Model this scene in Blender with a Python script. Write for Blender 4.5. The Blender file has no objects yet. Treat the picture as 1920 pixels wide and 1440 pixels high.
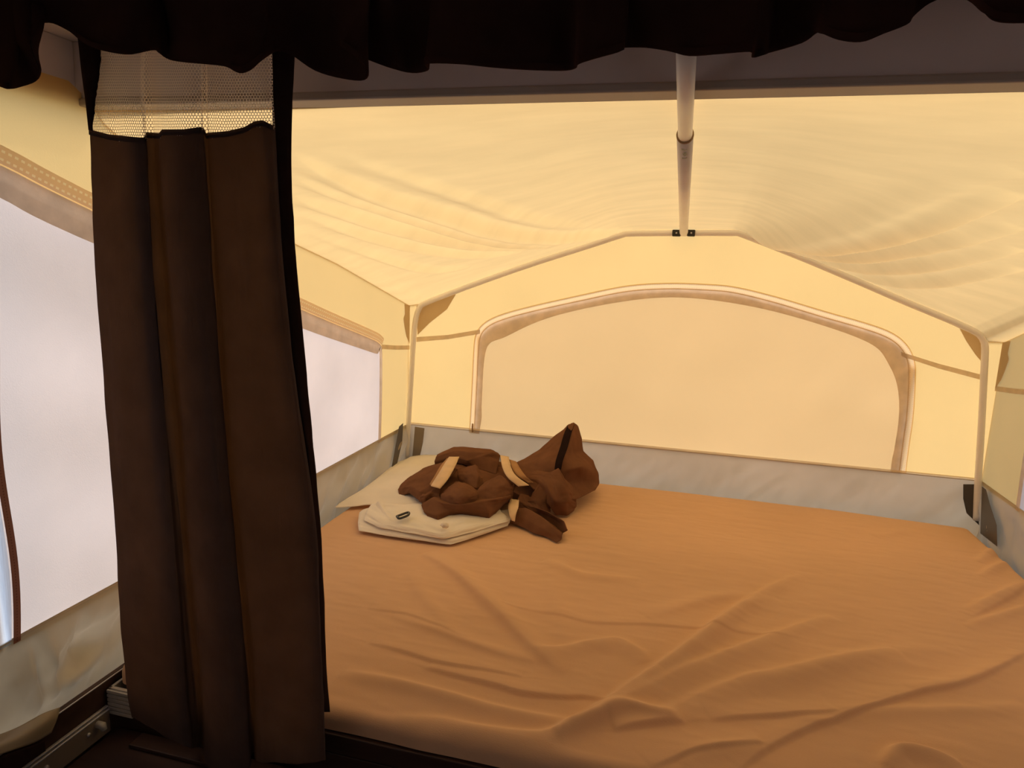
import bpy, bmesh, math, random
import numpy as np
from mathutils import Vector, Matrix

random.seed(7); np.random.seed(7)
SC = bpy.context.scene
COL = SC.collection

# ------------------------------------------------------------------ camera
# metres: x across the tent, y towards the end wall, z up from the camper floor
CAM = np.array([0.0, 0.0, 1.65]); FPX = 1267.745
YAW, PITCH, ROLL = 0.24665, -0.1748, 0.036808
_f = np.array([-math.sin(YAW)*math.cos(PITCH), math.cos(YAW)*math.cos(PITCH), math.sin(PITCH)])
_r0 = np.array([math.cos(YAW), math.sin(YAW), 0.0]); _u0 = np.cross(_r0, _f)
_r = math.cos(ROLL)*_r0 + math.sin(ROLL)*_u0
_u = -math.sin(ROLL)*_r0 + math.cos(ROLL)*_u0
cd = bpy.data.cameras.new('camera'); cam = bpy.data.objects.new('camera', cd); COL.objects.link(cam)
cam.matrix_world = Matrix(((_r[0], _u[0], -_f[0], CAM[0]), (_r[1], _u[1], -_f[1], CAM[1]),
                           (_r[2], _u[2], -_f[2], CAM[2]), (0, 0, 0, 1)))
cd.sensor_fit = 'HORIZONTAL'; cd.sensor_width = 36.0; cd.lens = FPX*36.0/1920.0
cd.clip_start = 0.02; cd.clip_end = 300
SC.camera = cam

# ------------------------------------------------------------------ light
W = bpy.data.worlds.new('sky'); SC.world = W; W.use_nodes = True
nt = W.node_tree; bg = nt.nodes['Background']
sky = nt.nodes.new('ShaderNodeTexSky'); sky.sky_type = 'NISHITA'; sky.sun_disc = False
sky.sun_elevation = math.radians(52); sky.sun_rotation = math.radians(-40); sky.altitude = 300
sky.dust_density = 3.5; sky.air_density = 0.9; sky.ozone_density = 0.8
nt.links.new(sky.outputs[0], bg.inputs[0]); bg.inputs[1].default_value = 1.2
sd = bpy.data.lights.new('sun', 'SUN'); sun = bpy.data.objects.new('sun', sd); COL.objects.link(sun)
sd.energy = 2.6; sd.angle = math.radians(1.5); sd.color = (1.0, 0.96, 0.90)
_az, _el = math.radians(115), math.radians(52)      # from beyond the end wall, a little from the left
sdir = Vector((math.cos(_az)*math.cos(_el), math.sin(_az)*math.cos(_el), math.sin(_el)))
sun.rotation_euler = sdir.to_track_quat('Z', 'Y').to_euler()
vs = SC.view_settings; vs.view_transform = 'Standard'; vs.look = 'None'; vs.gamma = 1.0
vs.use_curve_mapping = False; vs.exposure = -1.45
cy = SC.cycles
cy.max_bounces = 14; cy.diffuse_bounces = 7; cy.transmission_bounces = 10; cy.transparent_max_bounces = 12
cy.sample_clamp_indirect = 6.0; cy.use_denoising = True

# ------------------------------------------------------------------ helpers: picture point -> point on a known plane
def ray(x, y): return _f + _r*(x-960)/FPX - _u*(y-720)/FPX
def at(x, y, ax, v):
    d = ray(x, y); return CAM + d*((v-CAM[ax])/d[ax])
def ax_(x, y, v): return at(x, y, 0, v)
def ay(x, y, v): return at(x, y, 1, v)
def azp(x, y, v): return at(x, y, 2, v)

def tag(o, label=None, cat=None, group=None, kind=None):
    if label: o['label'] = label
    if cat: o['category'] = cat
    if group: o['group'] = group
    if kind: o['kind'] = kind
    return o
def empty(name, loc, label=None, cat=None, kind=None, group=None):
    o = bpy.data.objects.new(name, None); COL.objects.link(o); o.location = loc; o.empty_display_size = .05
    return tag(o, label, cat, group, kind)
def link(name, me, mat, parent=None, smooth=True):
    o = bpy.data.objects.new(name, me); COL.objects.link(o)
    if mat is not None: me.materials.append(mat)
    if smooth: me.polygons.foreach_set('use_smooth', [True]*len(me.polygons))
    if parent is not None:
        bpy_loc = parent.location.copy()
        q = parent.parent
        while q is not None: bpy_loc += q.location; q = q.parent
        o.parent = parent; o.matrix_parent_inverse = Matrix.Translation(-bpy_loc)
    return o
def pydata(name, v, f, mat, parent=None, smooth=True, uv=None):
    me = bpy.data.meshes.new(name); me.from_pydata([tuple(map(float, p)) for p in v], [], f); me.update()
    if uv is not None:
        l = me.uv_layers.new(name='UVMap')
        idx = np.empty(len(me.loops), dtype=np.int32); me.loops.foreach_get('vertex_index', idx)
        l.data.foreach_set('uv', np.asarray(uv, dtype=np.float32)[idx].ravel())
    return link(name, me, mat, parent, smooth)
def gridmesh(name, P, mat, parent=None, solid=0.0, uv=None, off=0.0):
    """P: rows x cols x 3"""
    n, m = P.shape[:2]
    v = P.reshape(-1, 3)
    i = np.arange(n-1)[:, None]*m + np.arange(m-1)[None, :]
    f = np.stack([i, i+1, i+1+m, i+m], -1).reshape(-1, 4).tolist()
    if uv is None:
        du = np.concatenate([[0], np.cumsum(np.linalg.norm(np.diff(P[n//2], axis=0), axis=1))])
        dv = np.concatenate([[0], np.cumsum(np.linalg.norm(np.diff(P[:, m//2], axis=0), axis=1))])
        uv = np.stack(np.meshgrid(du, dv), -1).reshape(-1, 2)
    o = pydata(name, v, f, mat, parent, True, uv)
    if solid:
        md = o.modifiers.new('thickness', 'SOLIDIFY'); md.thickness = solid; md.offset = off
    return o
def cr(P, n, axis=0):
    """Catmull-Rom resample along axis to n samples"""
    P = np.moveaxis(np.asarray(P, float), axis, 0); k = P.shape[0]
    if k == 2:
        t = np.linspace(0, 1, n).reshape((-1,)+(1,)*(P.ndim-1)); return np.moveaxis(P[0]*(1-t)+P[1]*t, 0, axis)
    Q = np.concatenate([[2*P[0]-P[1]], P, [2*P[-1]-P[-2]]])
    s = np.linspace(0, k-1, n); i = np.minimum(s.astype(int), k-2); t = (s-i).reshape((-1,)+(1,)*(P.ndim-1))
    a, b, c, d = Q[i], Q[i+1], Q[i+2], Q[i+3]
    R = .5*((2*b)+(-a+c)*t+(2*a-5*b+4*c-d)*t*t+(-a+3*b-3*c+d)*t**3)
    return np.moveaxis(R, 0, axis)
def lin(P, n):
    P = np.asarray(P, float); d = np.concatenate([[0], np.cumsum(np.linalg.norm(np.diff(P, axis=0), axis=1))])
    s = np.linspace(0, d[-1], n); return np.stack([np.interp(s, d, P[:, k]) for k in range(P.shape[1])], -1)
_lat = np.random.rand(64, 64)
def vnoise(x, y):
    xi, yi = np.floor(x).astype(int), np.floor(y).astype(int); fx, fy = x-xi, y-yi
    fx = fx*fx*(3-2*fx); fy = fy*fy*(3-2*fy)
    g = lambda a, b: _lat[a % 64, b % 64]
    return (g(xi, yi)*(1-fx)+g(xi+1, yi)*fx)*(1-fy)+(g(xi, yi+1)*(1-fx)+g(xi+1, yi+1)*fx)*fy - .5
def fbm(x, y, o=3):
    return sum(vnoise(x*2**k+17*k, y*2**k+31*k)/2**k for k in range(o))
def normals(P):
    a = np.gradient(P, axis=0); b = np.gradient(P, axis=1); n = np.cross(b, a)
    return n/np.maximum(np.linalg.norm(n, axis=-1, keepdims=True), 1e-9)
def box(bm, x0, x1, y0, y1, z0, z1, bev=0.0):
    r = bmesh.ops.create_cube(bm, size=1.0)
    for v in r['verts']:
        v.co = Vector((x0+(v.co.x+.5)*(x1-x0), y0+(v.co.y+.5)*(y1-y0), z0+(v.co.z+.5)*(z1-z0)))
    if bev:
        es = list({e for v in r['verts'] for e in v.link_edges})
        bmesh.ops.bevel(bm, geom=es, offset=bev, segments=2, affect='EDGES', profile=.5)
def boxes(name, specs, mat, parent=None, bev=0.002):
    bm = bmesh.new()
    for s in specs: box(bm, *s, bev)
    me = bpy.data.meshes.new(name); bm.to_mesh(me); bm.free()
    return link(name, me, mat, parent, False)
def tube(name, path, rad, mat, parent=None, seg=20, cap=True):
    P = np.asarray(path, float); n = len(P); rad = np.broadcast_to(np.asarray(rad, float), (n,))
    T = np.gradient(P, axis=0); T /= np.linalg.norm(T, axis=1, keepdims=True)
    ref = np.array([0, 1.0, 0]) if abs(T[0][1]) < .8 else np.array([0, 0, 1.0])
    v = []; prev = None
    for i in range(n):
        a = ref - T[i]*(ref@T[i]) if prev is None else prev - T[i]*(prev@T[i])
        a /= np.linalg.norm(a); prev = a; b = np.cross(T[i], a)
        for k in range(seg):
            th = 2*math.pi*k/seg; v.append(P[i]+rad[i]*(a*math.cos(th)+b*math.sin(th)))
    f = [(i*seg+k, i*seg+(k+1) % seg, (i+1)*seg+(k+1) % seg, (i+1)*seg+k) for i in range(n-1) for k in range(seg)]
    if cap: f += [tuple(range(seg))[::-1], tuple(range((n-1)*seg, n*seg))]
    return pydata(name, v, f, mat, parent)
def ribbon(name, A, B, mat, parent=None, n=None, solid=0.0):
    """strip of webbing between two edge lines A and B"""
    A, B = np.asarray(A, float), np.asarray(B, float)
    P = np.stack([A, A*2/3+B/3, A/3+B*2/3, B], 1)
    L = np.concatenate([[0], np.cumsum(np.linalg.norm(np.diff((A+B)/2, axis=0), axis=1))])
    uv = np.stack([np.repeat(L, 4), np.tile([0, 1/3, 2/3, 1], len(A))], -1)
    return gridmesh(name, P, mat, parent, solid, uv)
def polyfill(name, outer, holes, mat, parent=None):
    """flat sheet between an outline and holes (lists of 3D points)"""
    bm = bmesh.new(); edges = []
    for loop in [outer]+list(holes):
        vs_ = [bm.verts.new(tuple(map(float, p))) for p in loop]
        for i in range(len(vs_)): edges.append(bm.edges.new((vs_[i], vs_[(i+1) % len(vs_)])))
    bmesh.ops.triangle_fill(bm, use_beauty=True, use_dissolve=False, edges=edges)
    bmesh.ops.recalc_face_normals(bm, faces=bm.faces)
    me = bpy.data.meshes.new(name); bm.to_mesh(me); bm.free()
    return link(name, me, mat, parent, False)

# ------------------------------------------------------------------ materials
def N(t, typ, **kw):
    n = t.nodes.new(typ)
    for k, v in kw.items():
        if k in n.inputs: n.inputs[k].default_value = v
        else: setattr(n, k, v)
    return n
def newmat(name):
    m = bpy.data.materials.new(name); m.use_nodes = True; t = m.node_tree; t.nodes.clear()
    return m, t, N(t, 'ShaderNodeOutputMaterial')
def mottled(t, col, scale, amt, stretch=(1, 1, 1), detail=4.0):
    """colour multiplied by soft noise"""
    tc = N(t, 'ShaderNodeTexCoord'); mp = N(t, 'ShaderNodeMapping'); mp.inputs['Scale'].default_value = stretch
    t.links.new(tc.outputs['Object'], mp.inputs[0])
    nz = N(t, 'ShaderNodeTexNoise', Scale=scale, Detail=detail); t.links.new(mp.outputs[0], nz.inputs['Vector'])
    rp = N(t, 'ShaderNodeMapRange'); rp.inputs[1].default_value = .3; rp.inputs[2].default_value = .7
    rp.inputs[3].default_value = 1-amt; rp.inputs[4].default_value = 1+amt*.5
    t.links.new(nz.outputs['Fac'], rp.inputs[0])
    mx = N(t, 'ShaderNodeVectorMath', operation='SCALE'); mx.inputs[0].default_value = col
    t.links.new(rp.outputs[0], mx.inputs['Scale'])
    return mx.outputs[0]
def weave_bump(t, scale, strength, dist=.0006, stretch=(1, 1, 1)):
    tc = N(t, 'ShaderNodeTexCoord'); mp = N(t, 'ShaderNodeMapping'); mp.inputs['Scale'].default_value = stretch
    t.links.new(tc.outputs['Object'], mp.inputs[0])
    nz = N(t, 'ShaderNodeTexNoise', Scale=scale, Detail=3.0); t.links.new(mp.outputs[0], nz.inputs['Vector'])
    b = N(t, 'ShaderNodeBump', Strength=strength, Distance=dist); t.links.new(nz.outputs['Fac'], b.inputs['Height'])
    return b.outputs[0]
def cloth(name, col, trans, tcol=None, scale=3.0, amt=.08, stretch=(1, 1, 1), bump=.3, bscale=350, bstretch=(1, 1, 1), sheen=0):
    """woven cloth: diffuse towards the viewer, light let through from behind"""
    m, t, out = newmat(name)
    c = mottled(t, col, scale, amt, stretch)
    d = N(t, 'ShaderNodeBsdfDiffuse', Roughness=.6); t.links.new(c, d.inputs['Color'])
    nb = weave_bump(t, bscale, bump, stretch=bstretch); t.links.new(nb, d.inputs['Normal'])
    sh = d.outputs[0]
    if trans > 0:
        c2 = mottled(t, tcol or col, scale, amt, stretch)
        tr = N(t, 'ShaderNodeBsdfTranslucent'); t.links.new(c2, tr.inputs['Color']); t.links.new(nb, tr.inputs['Normal'])
        mx = N(t, 'ShaderNodeMixShader'); mx.inputs[0].default_value = trans
        t.links.new(sh, mx.inputs[1]); t.links.new(tr.outputs[0], mx.inputs[2]); sh = mx.outputs[0]
    t.links.new(sh, out.inputs[0]); return m
def plain(name, col, rough=.5, metal=0.0, amt=.06, scale=8, bump=0.0, spec=.5, stretch=(1, 1, 1)):
    m, t, out = newmat(name)
    p = N(t, 'ShaderNodeBsdfPrincipled', Roughness=rough, Metallic=metal); p.inputs['Specular IOR Level'].default_value = spec
    t.links.new(mottled(t, col, scale, amt, stretch), p.inputs['Base Color'])
    if bump: t.links.new(weave_bump(t, 120, bump), p.inputs['Normal'])
    t.links.new(p.outputs[0], out.inputs[0]); return m
def vinyl(name, col, trans, rough):
    m, t, out = newmat(name)
    p = N(t, 'ShaderNodeBsdfPrincipled', Roughness=rough); c = mottled(t, col, 5, .1)
    t.links.new(c, p.inputs['Base Color']); t.links.new(weave_bump(t, 14, .25, .004), p.inputs['Normal'])
    tr = N(t, 'ShaderNodeBsdfTranslucent'); t.links.new(c, tr.inputs['Color'])
    mx = N(t, 'ShaderNodeMixShader'); mx.inputs[0].default_value = trans
    t.links.new(p.outputs[0], mx.inputs[1]); t.links.new(tr.outputs[0], mx.inputs[2]); t.links.new(mx.outputs[0], out.inputs[0])
    return m
def stitched(name, col, thread, trans, period=.006, rows=(.25, .75)):
    """webbing with rows of stitches along its UV length"""
    m, t, out = newmat(name)
    uv = N(t, 'ShaderNodeUVMap'); sp = N(t, 'ShaderNodeSeparateXYZ'); t.links.new(uv.outputs[0], sp.inputs[0])
    def math_(op, a, b):
        n = N(t, 'ShaderNodeMath', operation=op)
        for i, q in enumerate((a, b)):
            if isinstance(q, (int, float)): n.inputs[i].default_value = q
            else: t.links.new(q, n.inputs[i])
        return n.outputs[0]
    dash = math_('GREATER_THAN', math_('FRACT', math_('DIVIDE', sp.outputs[0], period), 0), .45)
    fac = None
    for r_ in rows:
        b = math_('LESS_THAN', math_('ABSOLUTE', math_('SUBTRACT', sp.outputs[1], r_), 0), .07)
        k = math_('MULTIPLY', b, dash); fac = k if fac is None else math_('MAXIMUM', fac, k)
    mc = N(t, 'ShaderNodeMix', data_type='RGBA'); mc.inputs[6].default_value = (*col, 1); mc.inputs[7].default_value = (*thread, 1)
    t.links.new(fac, mc.inputs[0])
    d = N(t, 'ShaderNodeBsdfDiffuse'); t.links.new(mc.outputs[2], d.inputs[0])
    bp = N(t, 'ShaderNodeBump', Strength=.6, Distance=.001); t.links.new(fac, bp.inputs['Height']); t.links.new(bp.outputs[0], d.inputs['Normal'])
    tr = N(t, 'ShaderNodeBsdfTranslucent'); t.links.new(mc.outputs[2], tr.inputs[0])
    mx = N(t, 'ShaderNodeMixShader'); mx.inputs[0].default_value = trans
    t.links.new(d.outputs[0], mx.inputs[1]); t.links.new(tr.outputs[0], mx.inputs[2]); t.links.new(mx.outputs[0], out.inputs[0])
    return m

M = {}
M['canvas'] = cloth('yellow_tent_canvas', (.83, .59, .24), .52, scale=2.0, amt=.05)
M['roofcanvas'] = cloth('roof_canvas', (.75, .53, .22), .48, scale=5.0, amt=.06, stretch=(1, 4, 1), bump=.25, bscale=60, bstretch=(1, 5, 1))
M['flap'] = cloth('window_flap_canvas', (.78, .54, .25), .48, scale=1.6, amt=.05)
M['whitepane'] = cloth('white_window_flap', (.86, .755, .685), .44, scale=4, amt=.09, bscale=500, bump=.4)
M['panel'] = cloth('brown_side_panel', (.60, .44, .33), .42)
M['binding'] = cloth('doubled_hem', (.74, .61, .46), .5, scale=30, amt=.12)
M['gusset'] = cloth('gusset_canvas', (.60, .45, .28), .5)
M['webbing'] = stitched('stitched_webbing', (.88, .67, .37), (.74, .54, .34), .50)
M['webwhite'] = stitched('stitched_webbing_dotted', (.84, .70, .60), (.98, .95, .90), .55, .011, (.3, .75))
M['piping'] = cloth('cream_piping', (.90, .76, .52), .4, scale=30, amt=.04)
M['brownbind'] = stitched('brown_binding', (.30, .13, .08), (.20, .08, .05), .2, .005, (.5,))
M['clearstrip'] = cloth('skylit_zip_tape', (.80, .90, 1.0), .75, scale=60, amt=.12, stretch=(1, 8, .3))  # blue of the skylight put into the tape's colour
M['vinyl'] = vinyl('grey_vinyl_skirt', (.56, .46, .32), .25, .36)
M['vinylleft'] = vinyl('shaded_vinyl_skirt', (.44, .35, .225), .22, .30)  # darker copy of the grey skirt vinyl, left side's shade put into the colour
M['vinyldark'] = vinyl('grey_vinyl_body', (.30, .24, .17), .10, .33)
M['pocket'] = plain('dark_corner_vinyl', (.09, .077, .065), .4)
M['tubewhite'] = plain('painted_white_tube', (.92, .88, .84), .35)
M['alu'] = plain('aluminium_tube', (.62, .60, .62), .35, .35)
M['blackplastic'] = plain('black_plastic', (.02, .018, .016), .4)
M['roofunder'] = plain('roof_underside', (.66, .60, .59), .7)
M['rooftrim'] = plain('roof_edge_trim', (.42, .37, .32), .5)
M['curtain'] = cloth('dark_brown_curtain', (.070, .053, .055), .30, (.120, .064, .032), scale=14, amt=.18, bump=.6, bscale=420)
M['curtainband'] = cloth('dark_velcro_band', (.025, .014, .012), 0, scale=40, amt=.2)
M['valance'] = cloth('dark_valance', (.045, .022, .017), .12, scale=14, amt=.2, bump=.6)
M['net'] = cloth('white_netting', (.92, .85, .76), .35, scale=30, amt=.05)
M['sheet'] = cloth('brown_bed_sheet', (.78, .50, .295), 0, scale=2.2, amt=.07, bump=.5, bscale=260, bstretch=(1, 5, 1))
M['wood'] = plain('dark_wood_board', (.055, .028, .020), .45, amt=.25, scale=6, stretch=(1, 8, 8), spec=.25)
M['bench'] = plain('dark_bench_top', (.050, .026, .020), .5, amt=.2, scale=5, stretch=(1, 6, 1), spec=.2)
M['bodywall'] = plain('body_side_panel', (.22, .18, .15), .7)
M['floor'] = plain('camper_floor', (.07, .05, .04), .7)
M['frame'] = plain('ivory_rail', (.55, .50, .42), .45)
M['ground'] = plain('dry_grass_ground', (.38, .34, .25), .95, amt=.3, scale=1.5)
M['whitecloth'] = cloth('ivory_cotton', (.97, .90, .77), .15, scale=9, amt=.05, bump=.3)
M['browncloth'] = cloth('brown_cotton', (.215, .100, .052), .08, scale=22, amt=.14, bump=.5, bscale=400)
M['cream'] = cloth('cream_band', (.84, .62, .38), .1, scale=20, amt=.08)
M['tan'] = cloth('tan_band', (.50, .28, .13), .1, scale=20, amt=.1)

XL, XR, YE = -1.045, 0.985, 2.462      # planes of the canvas walls
ZS = 1.007                              # top of the vinyl skirt
ZB = 0.873                              # top of the mattress
YR = 1.014                              # edge of the hard roof

# ------------------------------------------------------------------ structure outside the view and hard body
bm = bmesh.new(); box(bm, -40, 40, -40, 40, -.75, -.65)
me = bpy.data.meshes.new('ground'); bm.to_mesh(me); bm.free()
tag(link('ground', me, M['ground'], None, False), 'dry grass ground around the tent trailer', 'ground', kind='structure')
tag(boxes('floor', [(-1.06, 1.0, -2.4, 1.0, -.06, 0)], M['floor']), 'dark floor of the trailer below the bunk', 'floor', kind='structure')
tag(boxes('wall_back', [(-1.08, 1.02, -2.44, -2.4, -.06, 2.06)], M['bodywall']), 'dark wall behind the viewer', 'wall', kind='structure')
def bodywall(x0, x1, name, label, wname, wlabel):
    """hard side of the trailer with the lower half solid, canvas and an added white window for fill light above"""
    tag(boxes(name, [(x0, x1, -2.44, .98, -.06, .80), (x0, x1, -2.44, .55, .80, 1.05), (x0, x1, -2.44, .55, 1.62, 1.9), (x0, x1, -2.44, -1.95, 1.05, 1.62), (x0, x1, .25, .55, 1.05, 1.62)], M['bodywall']), label, 'wall', kind='structure')
    xm = (x0+x1)/2
    P_ = np.array([[(xm+.004*math.sin(9*y), y, z) for y in np.linspace(-1.96, .26, 40)] for z in np.linspace(1.04, 1.63, 8)])
    tag(gridmesh(wname, P_, M['whitepane']), wlabel, 'window', kind='structure')  # unseen window, added so that light from behind fills the interior
bodywall(-1.10, -1.062, 'wall_body_left', 'dark hard body side left of the bench', 'fill_window_4', 'unseen white window added for fill light behind the viewer on the left')
bodywall(1.002, 1.04, 'wall_body_right', 'dark hard body side right of the bench', 'fill_window_5', 'unseen white window added for fill light behind the viewer on the right')

ceil = empty('ceiling', (0, 0, 2.0), 'grey underside of the hard roof above the valance', 'ceiling', 'structure')
boxes('roof_panel', [(-1.075, 1.015, -2.44, 1.06, 2.0, 2.06)], M['roofunder'], ceil)
boxes('roof_lip', [(-1.075, 1.015, YR, 1.06, 1.903, 2.0)], M['roofunder'], ceil)
boxes('roof_lip', [(-1.075, -1.055, -2.44, YR, 1.895, 2.0)], M['roofunder'], ceil)
boxes('roof_lip', [(.995, 1.015, -2.44, YR, 1.895, 2.0)], M['roofunder'], ceil)
boxes('edge_trim', [(-1.075, 1.015, YR-.006, 1.062, 1.893, 1.906)], M['rooftrim'], ceil, .003)

# ------------------------------------------------------------------ end wall, its window and seams
def yp(px, Y): return [ay(x, y, Y) for x, y in px]
HOOP_L = [(762, 858), (769, 740), (776, 630), (780, 597), (787, 577), (803, 566)]
HOOP_T = [(803, 566), (900, 529), (1000, 494), (1100, 462), (1165, 441), (1185, 438), (1282, 437), (1375, 437), (1395, 441), (1500, 482), (1600, 524), (1700, 567), (1780, 600)]
HOOP_R = [(1800, 609), (1828, 622), (1842, 634), (1847, 652), (1845, 700), (1840, 800), (1834, 900), (1831, 975)]
hoop_px = HOOP_L+HOOP_T[1:]+HOOP_R
hp = np.array(yp(hoop_px, 2.44))
hz = hp[len(HOOP_L)-1:-7]
arch_px = [(889, 812), (893, 740), (897, 660), (901, 630), (915, 612), (945, 598), (1000, 583), (1090, 563), (1175, 546), (1250, 541), (1320, 543), (1375, 548), (1450, 566), (1540, 593), (1620, 616), (1665, 633), (1690, 653), (1702, 678), (1704, 710), (1700, 780), (1693, 830), (1686, 886)]
arch = cr(yp(arch_px, YE), 90)
zb_l, zb_r = arch[0].copy(), arch[-1].copy(); zb_l[2] = ZS+.003; zb_r[2] = ZS+.003
outer = [np.array([p[0], YE, p[2]+.012]) for p in hp if p[2] > 1.485]
outer = [np.array([XL-.004, YE, ZS+.003]), np.array([XL-.004, YE, 1.482])]+outer+[np.array([XR+.004, YE, 1.466]), np.array([XR+.004, YE, ZS+.003])]
# one sheet with an arch notch cut out from its lower edge
def inset(line, d, Y):
    t = np.gradient(line, axis=0); n = np.stack([t[:, 2], 0*t[:, 0], -t[:, 0]], -1)
    n /= np.linalg.norm(n, axis=1, keepdims=True)
    q = line + n*np.asarray(d)[..., None]; q[:, 1] = Y; return q
arch_o = inset(arch, np.full(90, -.017), YE)
zb_l[0], zb_r[0] = arch_o[0][0], arch_o[-1][0]
poly = outer+[zb_r]+list(arch_o[::-1])+[zb_l]
wall_end = empty('wall_end', (0, YE, ZS), 'yellow canvas end wall of the bunk behind the bed', 'wall', 'structure')
polyfill('canvas', poly, [], M['canvas'], wall_end)
# corner gussets sewn inside the bow corners
for side, tri in (('l', [(781, 574), (800, 563), (857, 548), (838, 580), (805, 606), (783, 628)]), ('r', [(1797, 612), (1845, 632), (1850, 655), (1845, 684), (1829, 665), (1812, 640)])):
    c = np.array(yp(tri, YE-.006)); n = len(c); P = np.vstack([c, c.mean(0)[None]])
    pydata('corner_gusset', P, [(i, (i+1) % n, n) for i in range(n)], M['gusset'], wall_end, False)
# seam tapes running from the bow to the window
for a, b in (([(781, 632), (840, 628), (900, 618)], [(781, 641), (840, 636), (900, 626)]), ([(1690, 660), (1760, 682), (1842, 703)], [(1690, 668), (1760, 691), (1842, 713)])):
    ribbon('seam_tape', yp(a, YE-.005), yp(b, YE-.005), M['binding'], wall_end)

win1 = empty('window_1', (arch[45][0], YE, ZS), 'arched end window closed by a beige canvas flap', 'window', 'structure')
out_e = inset(arch, np.full(90, -.002), YE+.006)
pl = list(out_e)+[np.array([out_e[-1][0], YE+.006, ZS-.012]), np.array([out_e[0][0], YE+.006, ZS-.012])]
# flap built as a grid so that it can bulge and crease
nx, nz = 110, 70
xs = np.linspace(out_e[:, 0].min(), out_e[:, 0].max(), nx)
dense = lin(out_e, 3000)
topz = np.array([max(p[2] for p in dense[np.abs(dense[:, 0]-x) < .004]) for x in xs])
topz[0] = topz[1]; topz[-1] = topz[-2]
T = np.linspace(0, 1, nz)[:, None]
PX = np.broadcast_to(xs, (nz, nx)); PZ = (ZS+.003)+(topz[None]-ZS-.003)*T
PY = YE+.008 + .014*fbm(PX*2.6+PZ*2.2, PZ*2.2-PX*1.5, 2)*np.sin(math.pi*T) + .004*np.abs(vnoise(PX*4-PZ*3.2, PX*.8+PZ))*np.sin(math.pi*T)
gridmesh('canvas_flap', np.stack([PX, PY, PZ], -1), M['flap'], win1)
wi = .020+.008*np.exp(-((np.linspace(0, 1, 90)-.5)/.2)**2)+.006*np.sin(np.linspace(0, 40, 90))+.004*np.random.rand(90)
s = np.linspace(0, 1, 90)
wi += .055*np.exp(-((s-.215)/.05)**2)+.045*np.exp(-((s-.775)/.05)**2)
Ain, Bin = inset(arch, np.full(90, -.001), YE-.003), inset(arch, wi, YE-.003)
for _ in range(3): Bin[3:-3] = np.mean([Bin[3+q:len(Bin)-3+q] for q in range(-3, 4)], axis=0)
k = (np.abs(np.arange(90)) >= 0)
ribbon('zip_flap', Ain, Bin, M['binding'], win1)
ribbon('stitched_webbing', inset(arch, np.full(90, -.020), YE-.002), inset(arch, np.full(90, .002), YE-.002), M['webbing'], win1)
zp = ay(886, 800, YE-.012); tube('zip_pull', [zp+np.array([0, 0, .012]), zp, zp-np.array([0, 0, .022])], [.003, .004, .003], M['gusset'], win1, 8)
xs_ = np.linspace(XL-.004, XR+.004, 40)
ribbon('bottom_piping', [(x, YE-.004, ZS+.007) for x in xs_], [(x, YE-.004, ZS-.003) for x in xs_], M['piping'], wall_end)

# ------------------------------------------------------------------ roof canvas
ea_l = np.array([[1.03, 1.902], [1.06, 1.872], [1.2, 1.80], [1.65, 1.688], [1.9, 1.632], [2.2, 1.55], [2.462, 1.478]])
ea_r = np.array([[1.03, 1.902], [1.06, 1.872], [1.2, 1.80], [1.65, 1.688], [1.9, 1.632], [2.2, 1.55], [2.462, 1.463]])
nu, nv = 360, 330
hh = hp[(hp[:, 2] > 1.44) & (np.arange(len(hp)) > 2) & (np.arange(len(hp)) < len(hp)-4)]
hs = lin(hh, nu); hs[:, 1] = YE+.004; hs[:, 2] += .010
hs[0] = [XL-.003, YE+.004, 1.478]; hs[-1] = [XR+.003, YE+.004, 1.462]
un = np.linspace(0, 1, nu)
P = np.zeros((nv, nu, 3))
for j in range(nv):
    t = j/(nv-1); y = 1.030*(1-t)+(YE+.004)*t
    zl, zr = np.interp(y, ea_l[:, 0], ea_l[:, 1]), np.interp(y, ea_r[:, 0], ea_r[:, 1])
    x = hs[:, 0]*t + (XL-.003+(XR-XL+.006)*un)*(1-t)
    z = 1.902*(1-t)+hs[:, 2]*t
    # blend the borders down to the eaves
    el = np.exp(-un/.10); er = np.exp(-(1-un)/.10)
    base_l, base_r = 1.902*(1-t)+hs[0, 2]*t, 1.902*(1-t)+hs[-1, 2]*t
    z = z + (zl-base_l)*el + (zr-base_r)*er
    z = z + math.sin(math.pi*t)*(.018*np.exp(-((un-.49)/.12)**2) - .03*np.sin(2*math.pi*un)**2)         # sags on both sides of the pole
    P[j] = np.stack([x, np.full(nu, y), z], -1)
def project(V):
    d = V-CAM; k = d@_f; return np.stack([960+FPX*(d@_r)/k, 720-FPX*(d@_u)/k], -1)
def on_surface(P, px):
    """points of the surface that lie under the given picture points"""
    Q = project(P.reshape(-1, 3)); o = []
    for p in px: o.append(P.reshape(-1, 3)[np.argmin(((Q-np.array(p))**2).sum(1))])
    return np.array(o)
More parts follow.
